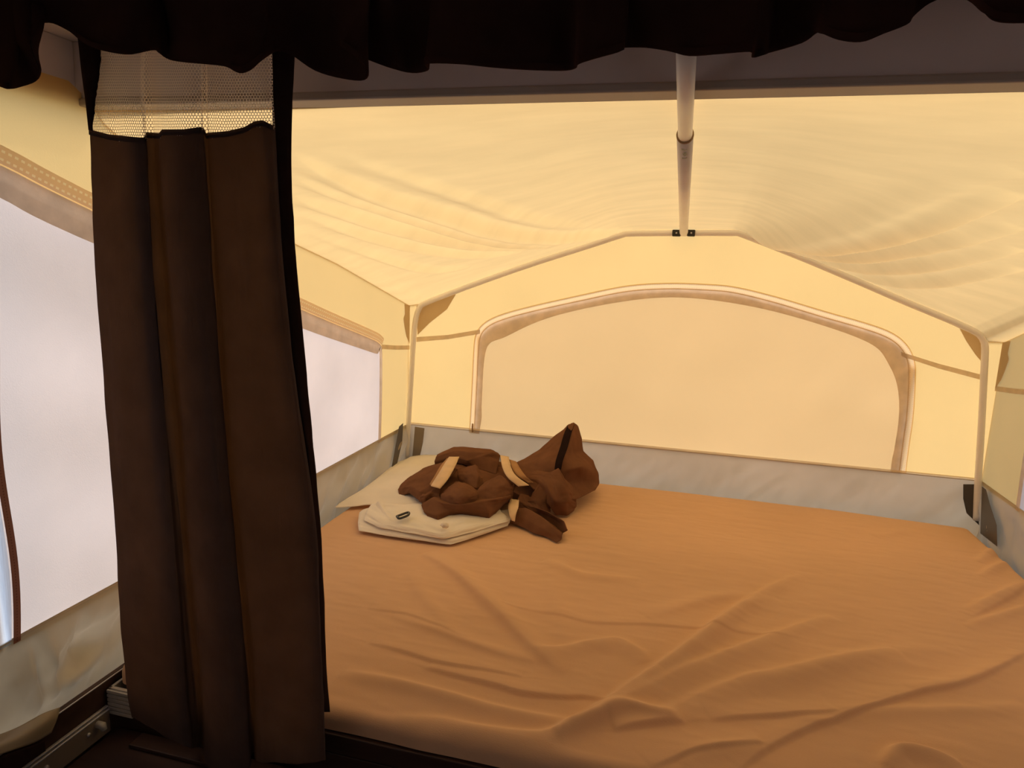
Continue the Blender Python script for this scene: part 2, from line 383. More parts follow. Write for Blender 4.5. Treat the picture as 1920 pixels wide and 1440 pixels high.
def fold(V, line, amp, w1, w2, n=48, taper=.5):
    """height of a soft fold along a 3D line, steeper on one side"""
    L = lin(cr(line, 80), n)[:, :2]; V2 = V.reshape(-1, 3)[:, :2]; R = 3.2*max(w1, w2)
    out = np.zeros(len(V2))
    sel = np.where((V2[:, 0] > L[:, 0].min()-R) & (V2[:, 0] < L[:, 0].max()+R) & (V2[:, 1] > L[:, 1].min()-R) & (V2[:, 1] < L[:, 1].max()+R))[0]
    Q = V2[sel]; best = np.full(len(Q), 1e9); tt = np.zeros(len(Q)); sg = np.zeros(len(Q))
    for k in range(n-1):
        d = L[k+1]-L[k]; l2_ = d@d+1e-12; q = Q-L[k]; t = np.clip((q@d)/l2_, 0, 1)
        r_ = q-t[:, None]*d; dd_ = (r_**2).sum(1); m_ = dd_ < best
        best[m_] = dd_[m_]; tt[m_] = (k+t[m_])/(n-1); sg[m_] = (d[0]*q[m_, 1]-d[1]*q[m_, 0])/math.sqrt(l2_)
    d = np.sqrt(best)
    mixs = 1/(1+np.exp(-np.clip(sg/(.15*min(w1, w2)), -30, 30))); w = w1*mixs+w2*(1-mixs)
    a = amp*np.clip(np.sin(math.pi*np.clip(tt, .001, .999)), 0, 1)**taper
    out[sel] = a*np.exp(-(d/w)**2)
    return out.reshape(V.shape[:2])
roof_folds = [
 ([(550, 292), (700, 350), (850, 398), (980, 426), (1080, 437), (1165, 436)], .014, .05, .012),
 ([(550, 330), (680, 372), (820, 410), (960, 438), (1060, 444)], .010, .03, .012),
 ([(552, 365), (700, 408), (840, 437), (960, 452), (1040, 453)], .012, .04, .012),
 ([(560, 400), (700, 440), (860, 470), (980, 472)], .009, .035, .012),
 ([(560, 430), (680, 470), (800, 500), (880, 502)], .008, .03, .012),
 ([(640, 290), (820, 350), (960, 395), (1100, 425)], .006, .04, .02),
 ([(1400, 440), (1530, 446), (1640, 432), (1780, 402), (1915, 366)], .016, .015, .055),
 ([(1460, 468), (1600, 470), (1760, 452), (1915, 425)], .012, .013, .04),
 ([(1510, 492), (1640, 496), (1780, 486), (1915, 466)], .010, .012, .035),
 ([(1600, 530), (1720, 528), (1830, 516), (1915, 502)], .008, .012, .03),
 ([(1420, 440), (1600, 410), (1760, 360), (1915, 320)], .006, .03, .05),
]
H = np.zeros((nv, nu)); P0 = P.copy()
for px, a, w1, w2 in roof_folds:
    H += fold(P0, on_surface(P0, px), a*3.0, max(w1, .017), max(w2, .017))
H += .006*fbm(P[..., 0]*2, P[..., 1]*5, 3)+.0005*fbm(P[..., 0]*9, P[..., 1]*60, 2)
edge = np.clip(np.minimum(un, 1-un)*12, 0, 1)[None]*np.clip((1-np.linspace(0, 1, nv))*14, 0, 1)[:, None]
P[..., 2] -= H*edge
tag(gridmesh('ceiling_canvas', P, M['roofcanvas']), 'yellow canvas bunk roof sloping from the hard roof to the bow', 'roof', kind='structure')

# ------------------------------------------------------------------ side walls with their windows
def sidewall(sx, name, label, wname, wlabel, ea):
    X = XL if sx < 0 else XR
    ins = -sx   # towards the inside
    def p(y, z, off=0.0): return np.array([X+ins*off, y, z])
    root = empty(name, (X, 1.6, ZS), label, 'wall', 'structure')
    # outlines in the wall plane (y, z)
    wt = cr(np.array([(.55, 1.862), (.843, 1.775), (1.0, 1.722), (1.66, 1.514), (2.10, 1.388), (2.19, 1.358), (2.212, 1.335), (2.216, 1.28), (2.214, 1.15), (2.205, ZS-.012)]), 60)
    edge_ = [p(y, z+.004) for y, z in ea][::-1]
    poly = [p(YE+.002, ZS-.012)]+edge_+[p(.99, 1.93), p(.55, 1.93)]+[p(y, z) for y, z in wt]
    polyfill('canvas', poly, [], M['canvas'], root)
    win = empty(wname, (X, 1.5, ZS), wlabel, 'window', 'structure')
    # pane: slightly wavy white flap
    ny, nz_ = 120, 60
    ys = np.linspace(.795, 2.213, ny); tz = np.interp(ys, wt[:-16, 0], wt[:-16, 1]); tz = np.minimum(tz, 1.9)
    tt = np.linspace(0, 1, nz_)[:, None]
    Yg = np.broadcast_to(ys, (nz_, ny)); Zg = ZS-.012+(tz[None]+.006-ZS+.012)*tt
    Xg = X-ins*.005+ins*(.012*fbm(Yg*3+Zg, Zg*2.5, 2)*np.sin(math.pi*tt)+.004*np.sin(Zg*22+Yg*6)*np.exp(-((Yg-.95)/.2)**2))
    gridmesh('white_flap', np.stack([Xg, Yg, Zg], -1), M['whitepane'], win)
    # hem of the flap under the webbing, webbing, far edge
    a = wt[4:37]; Lq = len(a)
    hw = np.interp(np.linspace(0, 1, Lq), [0, .3, .7, .9, 1], [.045, .055, .045, .04, .022])
    tg = np.gradient(a, axis=0); nn = np.stack([tg[:, 1], -tg[:, 0]], -1); nn /= np.linalg.norm(nn, axis=1, keepdims=True)
    a2 = a+nn*hw[:, None]
    ribbon('flap_hem', [p(y, z, .004) for y, z in a], [p(y, z, .004) for y, z in a2], M['binding'], win)
    a3, a4 = a-nn*.030, a-nn*.002
    ribbon('stitched_webbing', [p(y, z, .006) for y, z in a3], [p(y, z, .006) for y, z in a4], M['webwhite'], win)
    b = wt[36:60]; tb = np.gradient(b, axis=0); nb = np.stack([tb[:, 1], -tb[:, 0]], -1); nb /= np.linalg.norm(nb, axis=1, keepdims=True)
    ribbon('flap_hem', [p(y, z, .004) for y, z in b+nb*.022], [p(y, z, .004) for y, z in b], M['binding'], win)
    # seam tape from the window corner to the bow
    c1 = [(2.21, 1.352), (2.33, 1.336), (YE, 1.322)]
    ribbon('seam_tape', [p(y, z, .004) for y, z in c1], [p(y, z-.016, .004) for y, z in c1], M['binding'], root)
    # near edge of the window: brown binding, zip tape tinted with skylight, brown panel beyond
    zz = np.linspace(ZS-.008, 1.80, 40)
    e = .797+.006*np.sin((zz-1.0)*14)+.012*np.clip((zz-1.0)/.4, 0, 2)*.6
    ribbon('brown_binding', [p(y-.001, z, .008) for y, z in zip(e, zz)], [p(y+.012, z, .008) for y, z in zip(e, zz)], M['brownbind'], win)
    ribbon('zip_tape', [p(y-.020, z, .003) for y, z in zip(e, zz)], [p(y, z, .003) for y, z in zip(e, zz)], M['clearstrip'], win)
    P_ = np.array([[p(y, z, -.002) for y in np.linspace(.55, .785, 8)] for z in np.linspace(ZS-.012, 1.86, 12)])
    gridmesh('side_panel', P_, M['panel'], root)
    if True:   # torn-edged gusset behind the bow corner
        c = [(YE-.002, ea[-1][1]), (YE-.055, ea[-1][1]+.010), (YE-.050, ea[-1][1]-.03), (YE-.064, ea[-1][1]-.045), (YE-.052, ea[-1][1]-.08), (YE-.035, ea[-1][1]-.115), (YE-.002, ea[-1][1]-.15)]
        c = [p(y, z, .005) for y, z in c]
        P2 = c+[np.mean(c, axis=0)]
        pydata('corner_gusset', P2, [(i, (i+1) % len(c), len(c)) for i in range(len(c))], M['gusset'], root, False)
    return root, win
wl, w2 = sidewall(-1, 'wall_left', 'yellow canvas side wall above the white window left of the bed', 'window_2', 'white side window left of the bed partly behind the curtain', ea_l)
wr, w3 = sidewall(1, 'wall_right', 'yellow canvas side wall sliver right of the bed', 'window_3', 'white side window at the right picture edge', ea_r)

# ------------------------------------------------------------------ vinyl skirts
def skirt(name, label, A, B, ztop, zbot, nrm, seed, amp, mat, folds=22, dents=()):
    A, B = np.array(A), np.array(B); n, m = 260, 40
    s = np.linspace(0, 1, n)[None]; t = np.linspace(0, 1, m)[:, None]
    L = np.linalg.norm(B-A)
    xy = A[None, None]*(1-s[..., None])+B[None, None]*s[..., None]
    z = ztop*(1-t)+zbot*t + 0*s
    S = s*L
    d = amp*(fbm(S*9+seed+t*1.2, t*1.6+seed+S*2, 3)+.5*np.abs(vnoise(S*folds+seed+t*1.5, t*1.1+seed)))*np.clip(t*3.5, 0, 1)
    nr = np.array(nrm)
    for (py_, pz_, ry_, rz_, am_) in dents:
        d = d + np.clip(t*3.5-.2, 0, 1)*am_*np.exp(-(((A[1]+(B[1]-A[1])*s)-py_)/ry_)**2-((z-pz_)/rz_)**2)
    P = np.concatenate([xy+nr*d[..., None], z[..., None]], -1)
    o = empty(name, ((A[0]+B[0])/2, (A[1]+B[1])/2, zbot), label, 'skirt', 'structure')
    gridmesh('vinyl_sheet', P, mat, o)
    ribbon('top_hem', np.concatenate([xy[0]+nr*.004, np.full((n, 1), ztop)], 1), np.concatenate([xy[0]+nr*.004, np.full((n, 1), ztop-.003)], 1), M['vinyl'], o)
    return o
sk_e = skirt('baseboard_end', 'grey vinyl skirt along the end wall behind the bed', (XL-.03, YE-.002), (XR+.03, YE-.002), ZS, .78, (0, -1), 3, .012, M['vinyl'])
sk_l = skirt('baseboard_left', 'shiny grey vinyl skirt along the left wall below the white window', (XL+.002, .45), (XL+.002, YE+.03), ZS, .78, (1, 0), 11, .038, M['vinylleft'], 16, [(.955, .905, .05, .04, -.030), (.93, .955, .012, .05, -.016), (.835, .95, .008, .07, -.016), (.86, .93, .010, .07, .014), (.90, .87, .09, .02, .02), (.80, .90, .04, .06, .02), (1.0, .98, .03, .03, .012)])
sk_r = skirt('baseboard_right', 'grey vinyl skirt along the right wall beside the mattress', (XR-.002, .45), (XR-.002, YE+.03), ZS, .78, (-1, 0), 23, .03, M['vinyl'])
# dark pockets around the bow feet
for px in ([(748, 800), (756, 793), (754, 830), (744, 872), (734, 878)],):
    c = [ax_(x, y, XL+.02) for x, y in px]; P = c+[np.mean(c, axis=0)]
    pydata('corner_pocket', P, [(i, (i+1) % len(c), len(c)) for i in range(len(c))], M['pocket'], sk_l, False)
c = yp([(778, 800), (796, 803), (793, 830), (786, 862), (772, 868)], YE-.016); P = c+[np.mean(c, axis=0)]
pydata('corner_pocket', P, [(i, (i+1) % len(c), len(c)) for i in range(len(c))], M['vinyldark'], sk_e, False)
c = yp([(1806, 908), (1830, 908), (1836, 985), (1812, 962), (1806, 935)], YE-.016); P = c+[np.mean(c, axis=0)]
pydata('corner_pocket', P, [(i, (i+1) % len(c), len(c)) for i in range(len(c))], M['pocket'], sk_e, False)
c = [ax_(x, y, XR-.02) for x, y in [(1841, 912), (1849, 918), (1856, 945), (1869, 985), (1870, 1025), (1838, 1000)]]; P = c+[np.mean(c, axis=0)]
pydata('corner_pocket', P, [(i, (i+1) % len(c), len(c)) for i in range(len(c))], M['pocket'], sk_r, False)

# ------------------------------------------------------------------ bow and roof pole
bow = empty('tent_bow', (0, 2.44, .86), 'cream painted tube bow arching over the head of the bed', 'tent frame')
path = lin(cr(hp, 160), 200); path[:, 1] = 2.44
foot_l, foot_r = path[0].copy(), path[-1].copy()
tube('bow_tube', path, .0105, M['tubewhite'], bow, 16)
pt, pb = ay(1287, 84, .837), ay(1282, 437, 2.425)
pole = empty('roof_pole', tuple(pb), 'white telescoping tube pole from the hard roof to the bow', 'pole')
dirv = pb-pt
def pp(t): return pt+dirv*t
# where the sleeve starts: picture height 252
tc_ = [t for t in np.linspace(0, 1, 400) if project(pp(t)[None])[0][1] > 252][0]
tube('upper_tube', [pp(0.0), pp(tc_*.5), pp(tc_+.03)], .0118, M['tubewhite'], pole, 24)
tube('lower_tube', [pp(tc_), pp((1+tc_)/2), pp(.985), pp(1.0)], [.0138, .0138, .0138, .0115], M['tubewhite'], pole, 24)
rim = pp(tc_); dn = dirv/np.linalg.norm(dirv)
boxes('mount_bracket', [(pt[0]-.016, pt[0]+.016, pt[1]-.03, pt[1]+.012, pt[2]-.002, 1.9995)], M['blackplastic'], pole)
tube('collar', [rim-dn*.003, rim+dn*.003], .0143, M['gusset'], pole, 24)
# three small dark printed marks on the sleeve, facing down to the viewer
low = np.cross(np.cross(dn, np.array([0, 0, -1.0])), dn); low /= np.linalg.norm(low); sd_ = np.cross(dn, low)
def mark(k, cells, parent):
    vv, ff = [], []
    for (a0, a1, l0, l1) in cells:
        b0 = len(vv)
        for a in np.linspace(a0, a1, 4):
            for l in (l0, l1):
                vv.append(rim+dn*(k+l)+.0141*(low*math.cos(a/.0141)+sd_*math.sin(a/.0141)))
        ff += [(b0+2*i, b0+2*i+1, b0+2*i+3, b0+2*i+2) for i in range(3)]
    pydata('printed_mark', vv, ff, M['blackplastic'], parent, False)
mark(.040, [(-.005, .005, 0, .006), (.001, .005, -.006, 0)], pole)
mark(.066, [(-.005, .003, 0, .005), (-.003, .001, -.008, 0), (-.005, .003, .008, .013), (-.003, .001, .013, .02)], pole)
mark(.098, [(-.005, .004, 0, .007)], pole)
for x0, x1 in ((1261, 1276), (1289, 1303)):
    a, b = ay(x0, 432, 2.44), ay(x1, 443, 2.44)
    boxes('clamp', [(a[0], b[0], 2.424, 2.456, b[2]-.001, a[2]+.002)], M['blackplastic'], bow, .003)
    tube('clamp_screw', [((a+b)/2)*np.array([1, 0, 1])+np.array([0, 2.426, 0]), ((a+b)/2)*np.array([1, 0, 1])+np.array([0, 2.419, 0])], .003, M['alu'], bow, 10)

# ------------------------------------------------------------------ bunk platform, bench, rails
plat = empty('bunk_platform', (0, 1.7, .78), 'dark wooden bunk board under the brown mattress', 'bed base')
boxes('board', [(-.94, .93, .950, 2.42, .795, .832)], M['wood'], plat)
boxes('bed_pan', [(-1.055, .995, .974, 2.475, .764, .7785)], M['wood'], plat)
ch = empty('bunk_rail', (-.97, .94, .785), 'ivory channel rail ending beside the foot of the curtain', 'rail')
boxes('channel', [(-1.003, -.997, .940, 2.40, .786, .834), (-.955, -.949, .940, 2.40, .786, .834), (-1.003, -.949, .940, 2.40, .782, .787), (-1.003, -.949, .940, .947, .784, .834)], M['frame'], ch, .001)
boxes('end_cap', [(-1.004, -.948, .936, .941, .782+.0085*i, .782+.0085*i+.0065) for i in range(6)], M['frame'], ch, .001)
tr = empty('side_track', (-1.008, .7, .795), 'dark track with bright aluminium edges along the left skirt', 'track')
boxes('track_face', [(-1.018, -1.008, .40, 1.30, .795, .850)], M['wood'], tr)
boxes('upper_edge', [(-1.020, -1.0065, .40, 1.30, .846, .8485)], M['alu'], tr, .0008)
boxes('lower_edge', [(-1.006, -1.000, .40, .935, .798, .8005)], M['alu'], tr, .0006)
boxes('lower_edge', [(-1.006, -.997, .40, .935, .7925, .795)], M['alu'], tr, .0006)
boxes('face_plate', [(-1.004, -.998, .40, .935, .748, .792)], M['vinyldark'], tr)
for i, y in enumerate((.72, .80, .885)):
    tube('rivet', [(-.998, y, .775), (-.9945, y, .775)], .004, M['alu'], tr, 10)
tube('catch', [(-.997, .905, .782), (-.985, .905, .782), (-.982, .905, .774)], [.007, .007, .005], M['frame'], tr, 10)
tag(boxes('wall_body_front', [(-1.10, 1.04, .952, .972, -.06, .793)], M['wood']), 'dark body panel under the front edge of the bunk', 'wall', kind='structure')
bench = empty('storage_bench', (0, .6, 0), 'dark brown bench below the mattress edge and curtain', 'bench')
boxes('bench_top', [(-.995, .96, .35, .948, .725, .748)], M['bench'], bench, .003)
boxes('bench_front', [(-.995, .96, .37, .39, 0, .725)], M['wood'], bench)
boxes('bench_side', [(-.995, -.97, .39, .948, 0, .725)], M['wood'], bench)
boxes('bench_side', [(.94, .96, .39, .948, 0, .725)], M['wood'], bench)
boxes('bench_back', [(-.97, .94, .928, .948, 0, .725)], M['wood'], bench)
boxes('top_strip', [(-.93, .93, .905, .94, .748, .756)], M['wood'], bench)
# loose end of the skirt curling in over the track, and a black strap end
F_ = np.array([[ax_(x, y, -1.0+o) for x, y, o in row] for row in [
   [(-30, 1388, .0), (30, 1365, -.005), (80, 1338, -.008), (112, 1326, -.010)],
   [(-30, 1405, .02), (30, 1385, .012), (80, 1360, .006), (108, 1345, -.004)],
   [(-30, 1425, .03), (20, 1408, .022), (65, 1392, .012), (96, 1374, .0)]]])
F_ = cr(cr(F_, 14, 0), 24, 1)
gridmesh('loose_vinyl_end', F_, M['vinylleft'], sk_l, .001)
F_ = np.array([[ax_(x, y, -.985+o) for x, y, o in row] for row in [
   [(-30, 1432, .02), (20, 1412, .01), (60, 1398, .0), (82, 1390, -.01)],
   [(-30, 1470, .03), (20, 1452, .02), (60, 1425, .01), (84, 1408, -.005)]]])
st = empty('strap', (-1.0, .72, .80), 'black strap end tucked beside the track at the lower left', 'strap')
gridmesh('strap_web', cr(cr(F_, 8, 0), 16, 1), M['curtainband'], st, .003)

# ------------------------------------------------------------------ mattress in its sheet
mx0, mx1, my0, my1, rr, zlow = -1.000, .945, .957, 2.405, .024, .834
def spread(a, b, ex, n):
    return np.concatenate([np.linspace(a-ex, a, 9)[:-1], np.linspace(a, b, n), np.linspace(b, b+ex, 9)[1:]])
ext = rr*math.pi/2 + (ZB-rr-zlow)
gx = spread(mx0+rr, mx1-rr, ext, 520); gy = spread(my0+rr, my1-rr, ext, 420)
GX, GY = np.meshgrid(gx, gy)
cx, cyy = np.clip(GX, mx0+rr, mx1-rr), np.clip(GY, my0+rr, my1-rr)
ox, oy = GX-cx, GY-cyy; l = np.maximum(np.sqrt(ox**2+oy**2), 1e-9)
l2 = np.maximum(np.abs(ox), np.abs(oy)); ux, uy = ox/l, oy/l
an = np.clip(l2/rr, 0, math.pi/2); dn_ = np.clip(l2-rr*math.pi/2, 0, None)
# corners are rounder towards the foot
BX, BY = cx+ux*rr*np.sin(an), cyy+uy*rr*np.sin(an); BZ = ZB-rr*(1-np.cos(an))-dn_
B = np.stack([BX, BY, BZ], -1)
def bl(px): return np.array([azp(x, y, ZB) for x, y in px])
bed_folds = [  # picture line, height, width on either side
 ([(795, 1035), (850, 1072), (900, 1118), (950, 1165), (1000, 1215), (1040, 1248), (1062, 1262)], .012, .035, .014),
 ([(1000, 1225), (1060, 1218), (1120, 1208), (1160, 1206), (1195, 1225), (1215, 1245)], .009, .014, .03),
 ([(640, 1258), (740, 1280), (860, 1312), (960, 1338), (1040, 1352), (1085, 1358)], .009, .014, .020),
 ([(740, 1342), (830, 1353), (900, 1368), (980, 1380), (1040, 1380), (1100, 1352), (1150, 1318), (1200, 1282), (1260, 1245), (1320, 1200), (1380, 1150), (1440, 1110), (1500, 1082)], .012, .014, .026),
 ([(1040, 1385), (1110, 1358), (1170, 1338), (1225, 1344), (1270, 1352)], .014, .016, .012),
 ([(1120, 1345), (1200, 1310), (1280, 1268), (1350, 1238), (1420, 1212), (1500, 1180), (1560, 1158)], .010, .016, .030),
 ([(1240, 1345), (1330, 1305), (1400, 1280), (1480, 1268), (1580, 1245), (1680, 1226)], .010, .018, .034),
 ([(1230, 1260), (1300, 1215), (1360, 1170), (1400, 1142), (1460, 1128)], .007, .02, .028),
 ([(1210, 1160), (1290, 1138), (1350, 1122), (1420, 1118)], .006, .03, .02),
 ([(1400, 1300), (1500, 1272), (1600, 1240), (1700, 1225), (1800, 1215)], .005, .03, .03),
 ([(735, 1155), (800, 1175), (880, 1205), (940, 1225), (1010, 1240)], .006, .025, .012),
 ([(770, 1070), (790, 1110), (830, 1160), (850, 1180)], .005, .025, .02),
 ([(1020, 1050), (1080, 1075), (1140, 1085), (1200, 1090)], .006, .018, .024),
 ([(1060, 1020), (1040, 1100), (1050, 1160), (1062, 1210)], .004, .03, .03),
 ([(1700, 1300), (1800, 1290), (1880, 1255), (1935, 1215)], .005, .02, .03),
 ([(1560, 1352), (1650, 1340), (1750, 1338), (1850, 1335), (1920, 1325)], .006, .016, .02),
 ([(1290, 1440), (1300, 1420), (1350, 1408), (1430, 1400)], .006, .016, .02),
 ([(1835, 1052), (1855, 1032), (1880, 1022), (1905, 1020)], .008, .012, .016),
 ([(1840, 1083), (1868, 1062), (1895, 1050), (1915, 1048)], .008, .012, .016),
 ([(1812, 1150), (1850, 1132), (1890, 1112), (1925, 1092)], .008, .012, .018),
 ([(1812, 1178), (1860, 1162), (1900, 1150), (1940, 1138)], .006, .012, .018),
 ([(1640, 1005), (1690, 995), (1720, 992)], .004, .03, .02),
 ([(1660, 1445), (1672, 1425), (1690, 1416), (1740, 1424), (1800, 1440)], .016, .012, .022),
]
bed_creases = [
 ([(690, 1203), (760, 1222), (830, 1245), (900, 1255), (980, 1268)], -.004, .005, .006),
 ([(800, 1252), (860, 1268), (930, 1285), (980, 1300), (1060, 1308), (1090, 1307), (1135, 1313)], -.007, .006, .006),
 ([(1150, 1370), (1200, 1362), (1240, 1358), (1282, 1356)], -.009, .008, .010),
 ([(1330, 1351), (1400, 1346), (1480, 1344), (1568, 1342)], -.006, .006, .008),
 ([(1385, 1442), (1430, 1410), (1470, 1388), (1530, 1362), (1560, 1356), (1640, 1330), (1720, 1306), (1790, 1294), (1850, 1272), (1920, 1230)], -.008, .006, .007),
 ([(1220, 1440), (1290, 1415), (1350, 1405), (1430, 1398)], -.005, .006, .007),
 ([(940, 1130), (1000, 1143), (1060, 1155), (1120, 1168), (1220, 1173), (1340, 1184), (1480, 1200)], -.0022, .005, .005),
 ([(1820, 1160), (1860, 1142), (1900, 1120), (1925, 1100)], -.005, .006, .006),
 ([(1860, 1040), (1880, 1030), (1905, 1027)], -.005, .005, .006),
 ([(690, 1140), (760, 1150), (820, 1172), (860, 1190)], -.002, .006, .006),
]
H = np.zeros(GX.shape)
for px, a, w1, w2 in bed_folds: H += fold(B, bl(px), a*1.2, w1, w2)
for px, a, w1, w2 in bed_creases: H += fold(B, bl(px), -a*1.0+.0015, .035, .0045, taper=.35)
H += .010*fbm(BX*2.2, BY*2.2, 2)+.0016*fbm(BX*14, BY*40, 2)
H -= .012*np.clip((BX-.55)/.4, 0, 1)*np.clip((BY-1.9)/.5, 0, 1)
topm = np.clip(1-l2/(rr*1.2), 0, 1)
B[..., 2] += H*(.25+.75*topm)*(dn_ <= 0) + 0
sidew = (l2 > rr*.8)
B[..., 1] += np.where(sidew & (oy < 0), .004*fbm(BX*8, BZ*10, 2), 0)
mat_ = empty('mattress', (0, 1.68, .833), 'wide bunk mattress in a wrinkled brown fitted sheet', 'mattress')
gridmesh('fitted_sheet', B, M['sheet'], mat_)
boxes('foam_core', [(-.985, .925, .975, 2.385, .8335, .846)], M['cream'], mat_)

# ------------------------------------------------------------------ valance under the roof
val_px = [(-120, 168, 0), (-60, 160, .03), (-10, 158, .0), (12, 166, -.02), (34, 164, .0), (68, 152, .02), (76, 130, .01), (66, 108, -.005), (58, 78, -.02), (62, 50, .0), (95, 42, .02), (130, 58, .02), (158, 80, .0), (186, 93, -.02), (240, 102, -.03), (288, 94, -.01), (300, 100, .02), (318, 112, .03), (350, 117, .02), (420, 124, -.01), (446, 136, -.03), (470, 130, -.03), (498, 108, -.01), (520, 96, .01), (548, 104, .02), (590, 132, .03), (640, 147, .02), (682, 150, -.01), (688, 128, -.035), (660, 100, -.045), (640, 88, -.03), (690, 112, -.01), (740, 130, .0), (775, 137, .015), (802, 131, .0), (800, 119, -.025), (860, 120, -.03), (930, 127, -.025), (1000, 131, -.01), (1058, 132, .01), (1078, 128, .0), (1084, 120, -.03), (1120, 108, -.035), (1166, 95, -.02), (1168, 90, .02), (1210, 89, .03), (1250, 95, .015), (1290, 104, -.01), (1350, 100, -.025), (1408, 97, -.015), (1412, 108, .005), (1432, 103, .01), (1445, 98, .03), (1505, 80, .03), (1530, 62, .02), (1540, 63, -.005), (1575, 74, -.02), (1618, 77, -.02), (1660, 62, -.01), (1700, 45, .005), (1712, 30, .02), (1750, 2, .03), (1790, -8, .02), (1822, 4, .0), (1846, 26, -.02), (1874, 40, -.025), (1930, 42, -.01), (2000, 40, .02), (2080, 44, .0), (2200, 30, -.02), (2350, 20, .01), (2600, 20, -.01), (2900, 10, .01)]
YV = .80
bot = np.array([ay(x, y, YV+d) for x, y, d in val_px])
bot = bot[bot[:, 0] > -1.05]; bot = bot[bot[:, 0] < .99]
bot = cr(bot, len(bot)*4)
topv = bot.copy(); topv[:, 2] = 1.997; sm = np.convolve(np.pad(bot[:, 1], 12, 'edge'), np.ones(25)/25, 'valid'); topv[:, 1] = .5*sm+.5*YV
topv[:, 0] = np.maximum.accumulate(bot[:, 0])
rows = [topv*(1-t)+bot*t+np.array([0, 1, 0])*(.012*math.sin(t*math.pi))*np.sin(np.arange(len(bot))*.35)[:, None] for t in np.linspace(0, 1, 18)]
val = empty('valance', (0, YV, 1.997), 'dark brown ruffled valance hanging across the top of the opening', 'valance')
gridmesh('ruffle', np.array(rows), M['valance'], val, .0025)
ribbon('hem', bot+np.array([0, -.003, .0]), bot*1.0+np.array([0, -.003, .007]), M['valance'], val)
rail = boxes('heading_rail', [(-1.05, .99, .775, .83, 1.985, 1.9995)], M['roofunder'], val)

# ------------------------------------------------------------------ tall curtain at the left
rows_y = [40, 250, 500, 750, 1000, 1250]
colsd = [  # x at each row, x at the hem, y of the hem, distance from the viewer
 (166, 168, 176, 196, 216, 234, 246, 1345, .915), (200, 200, 208, 226, 245, 262, 275, 1362, .905),
 (240, 240, 250, 268, 287, 305, 318, 1385, .896), (266, 272, 287, 308, 325, 343, 355, 1402, .887),
 (266, 269, 283, 303, 332, 354, 364, 1402, .915), (284, 288, 306, 328, 348, 368, 380, 1404, .925),
 (294, 299, 319, 342, 363, 382, 393, 1438, .890), (333, 340, 356, 378, 399, 419, 431, 1446, .872),
 (376, 383, 398, 416, 436, 456, 466, 1440, .880), (377, 382, 395, 413, 434, 460, 471, 1412, .918),
 (388, 391, 402, 420, 441, 468, 479, 1415, .922), (391, 396, 408, 428, 452, 474, 485, 1428, .893),
 (425, 430, 446, 468, 492, 515, 525, 1432, .885), (464, 470, 490, 518, 546, 560, 566, 1431, .889),
 (503, 511, 527, 555, 589, 602, 606, 1426, .893), (507, 514, 531, 558, 592, 604, 608, 1420, .912)]
CG = []
for c in colsd:
    col = [ay(c[k], rows_y[k], c[8]) for k in range(6)]+[ay(c[6], c[7], c[8])]
    CG.append(col)
CG = np.array(CG).transpose(1, 0, 2)          # rows x cols x 3
cur = empty('privacy_curtain', (-.75, .9, .78), 'tall dark brown curtain with a white netting top hanging at the left', 'curtain')
full = cr(cr(CG, 241, 0), 226, 1)              # 0..240 over 7 rows: row 1 (y=250) is index 40
U = np.linspace(0, 1, 226)[None]; V_ = np.linspace(0, 1, 241)[:, None]
full = full + normals(full)*(.0045*fbm(U*14, V_*9, 3)+.0025*fbm(U*40, V_*4, 2))[..., None]
# upper edge of the cloth follows a ragged line; below it brown cloth, above it netting
colx = project(full[40])[:, 0]
edge_px = np.interp(colx, [168, 205, 262, 272, 276, 300, 306, 345, 376, 384, 388, 430, 460, 480, 495, 515], [246, 256, 262, 262, 252, 254, 247, 247, 243, 244, 254, 250, 243, 232, 230, 240])
edge_i = np.array([np.interp(edge_px[j], project(full[20:60, j])[:, 1], np.arange(20, 60)) for j in range(226)])
def samp(j, i):
    i0 = np.clip(np.floor(i).astype(int), 0, 239); t = (i-i0)[..., None]; return full[i0, j]*(1-t)+full[i0+1, j]*t
cl = np.array([[samp(j, np.array(edge_i[j]+(240-edge_i[j])*t)) for j in range(226)] for t in np.linspace(0, 1, 170)])
gridmesh('fabric_panel', cl, M['curtain'], cur)
ribbon('panel_hem', cl[0]+np.array([0, -.002, .003]), cl[1]+np.array([0, -.002, 0]), M['curtain'], cur)
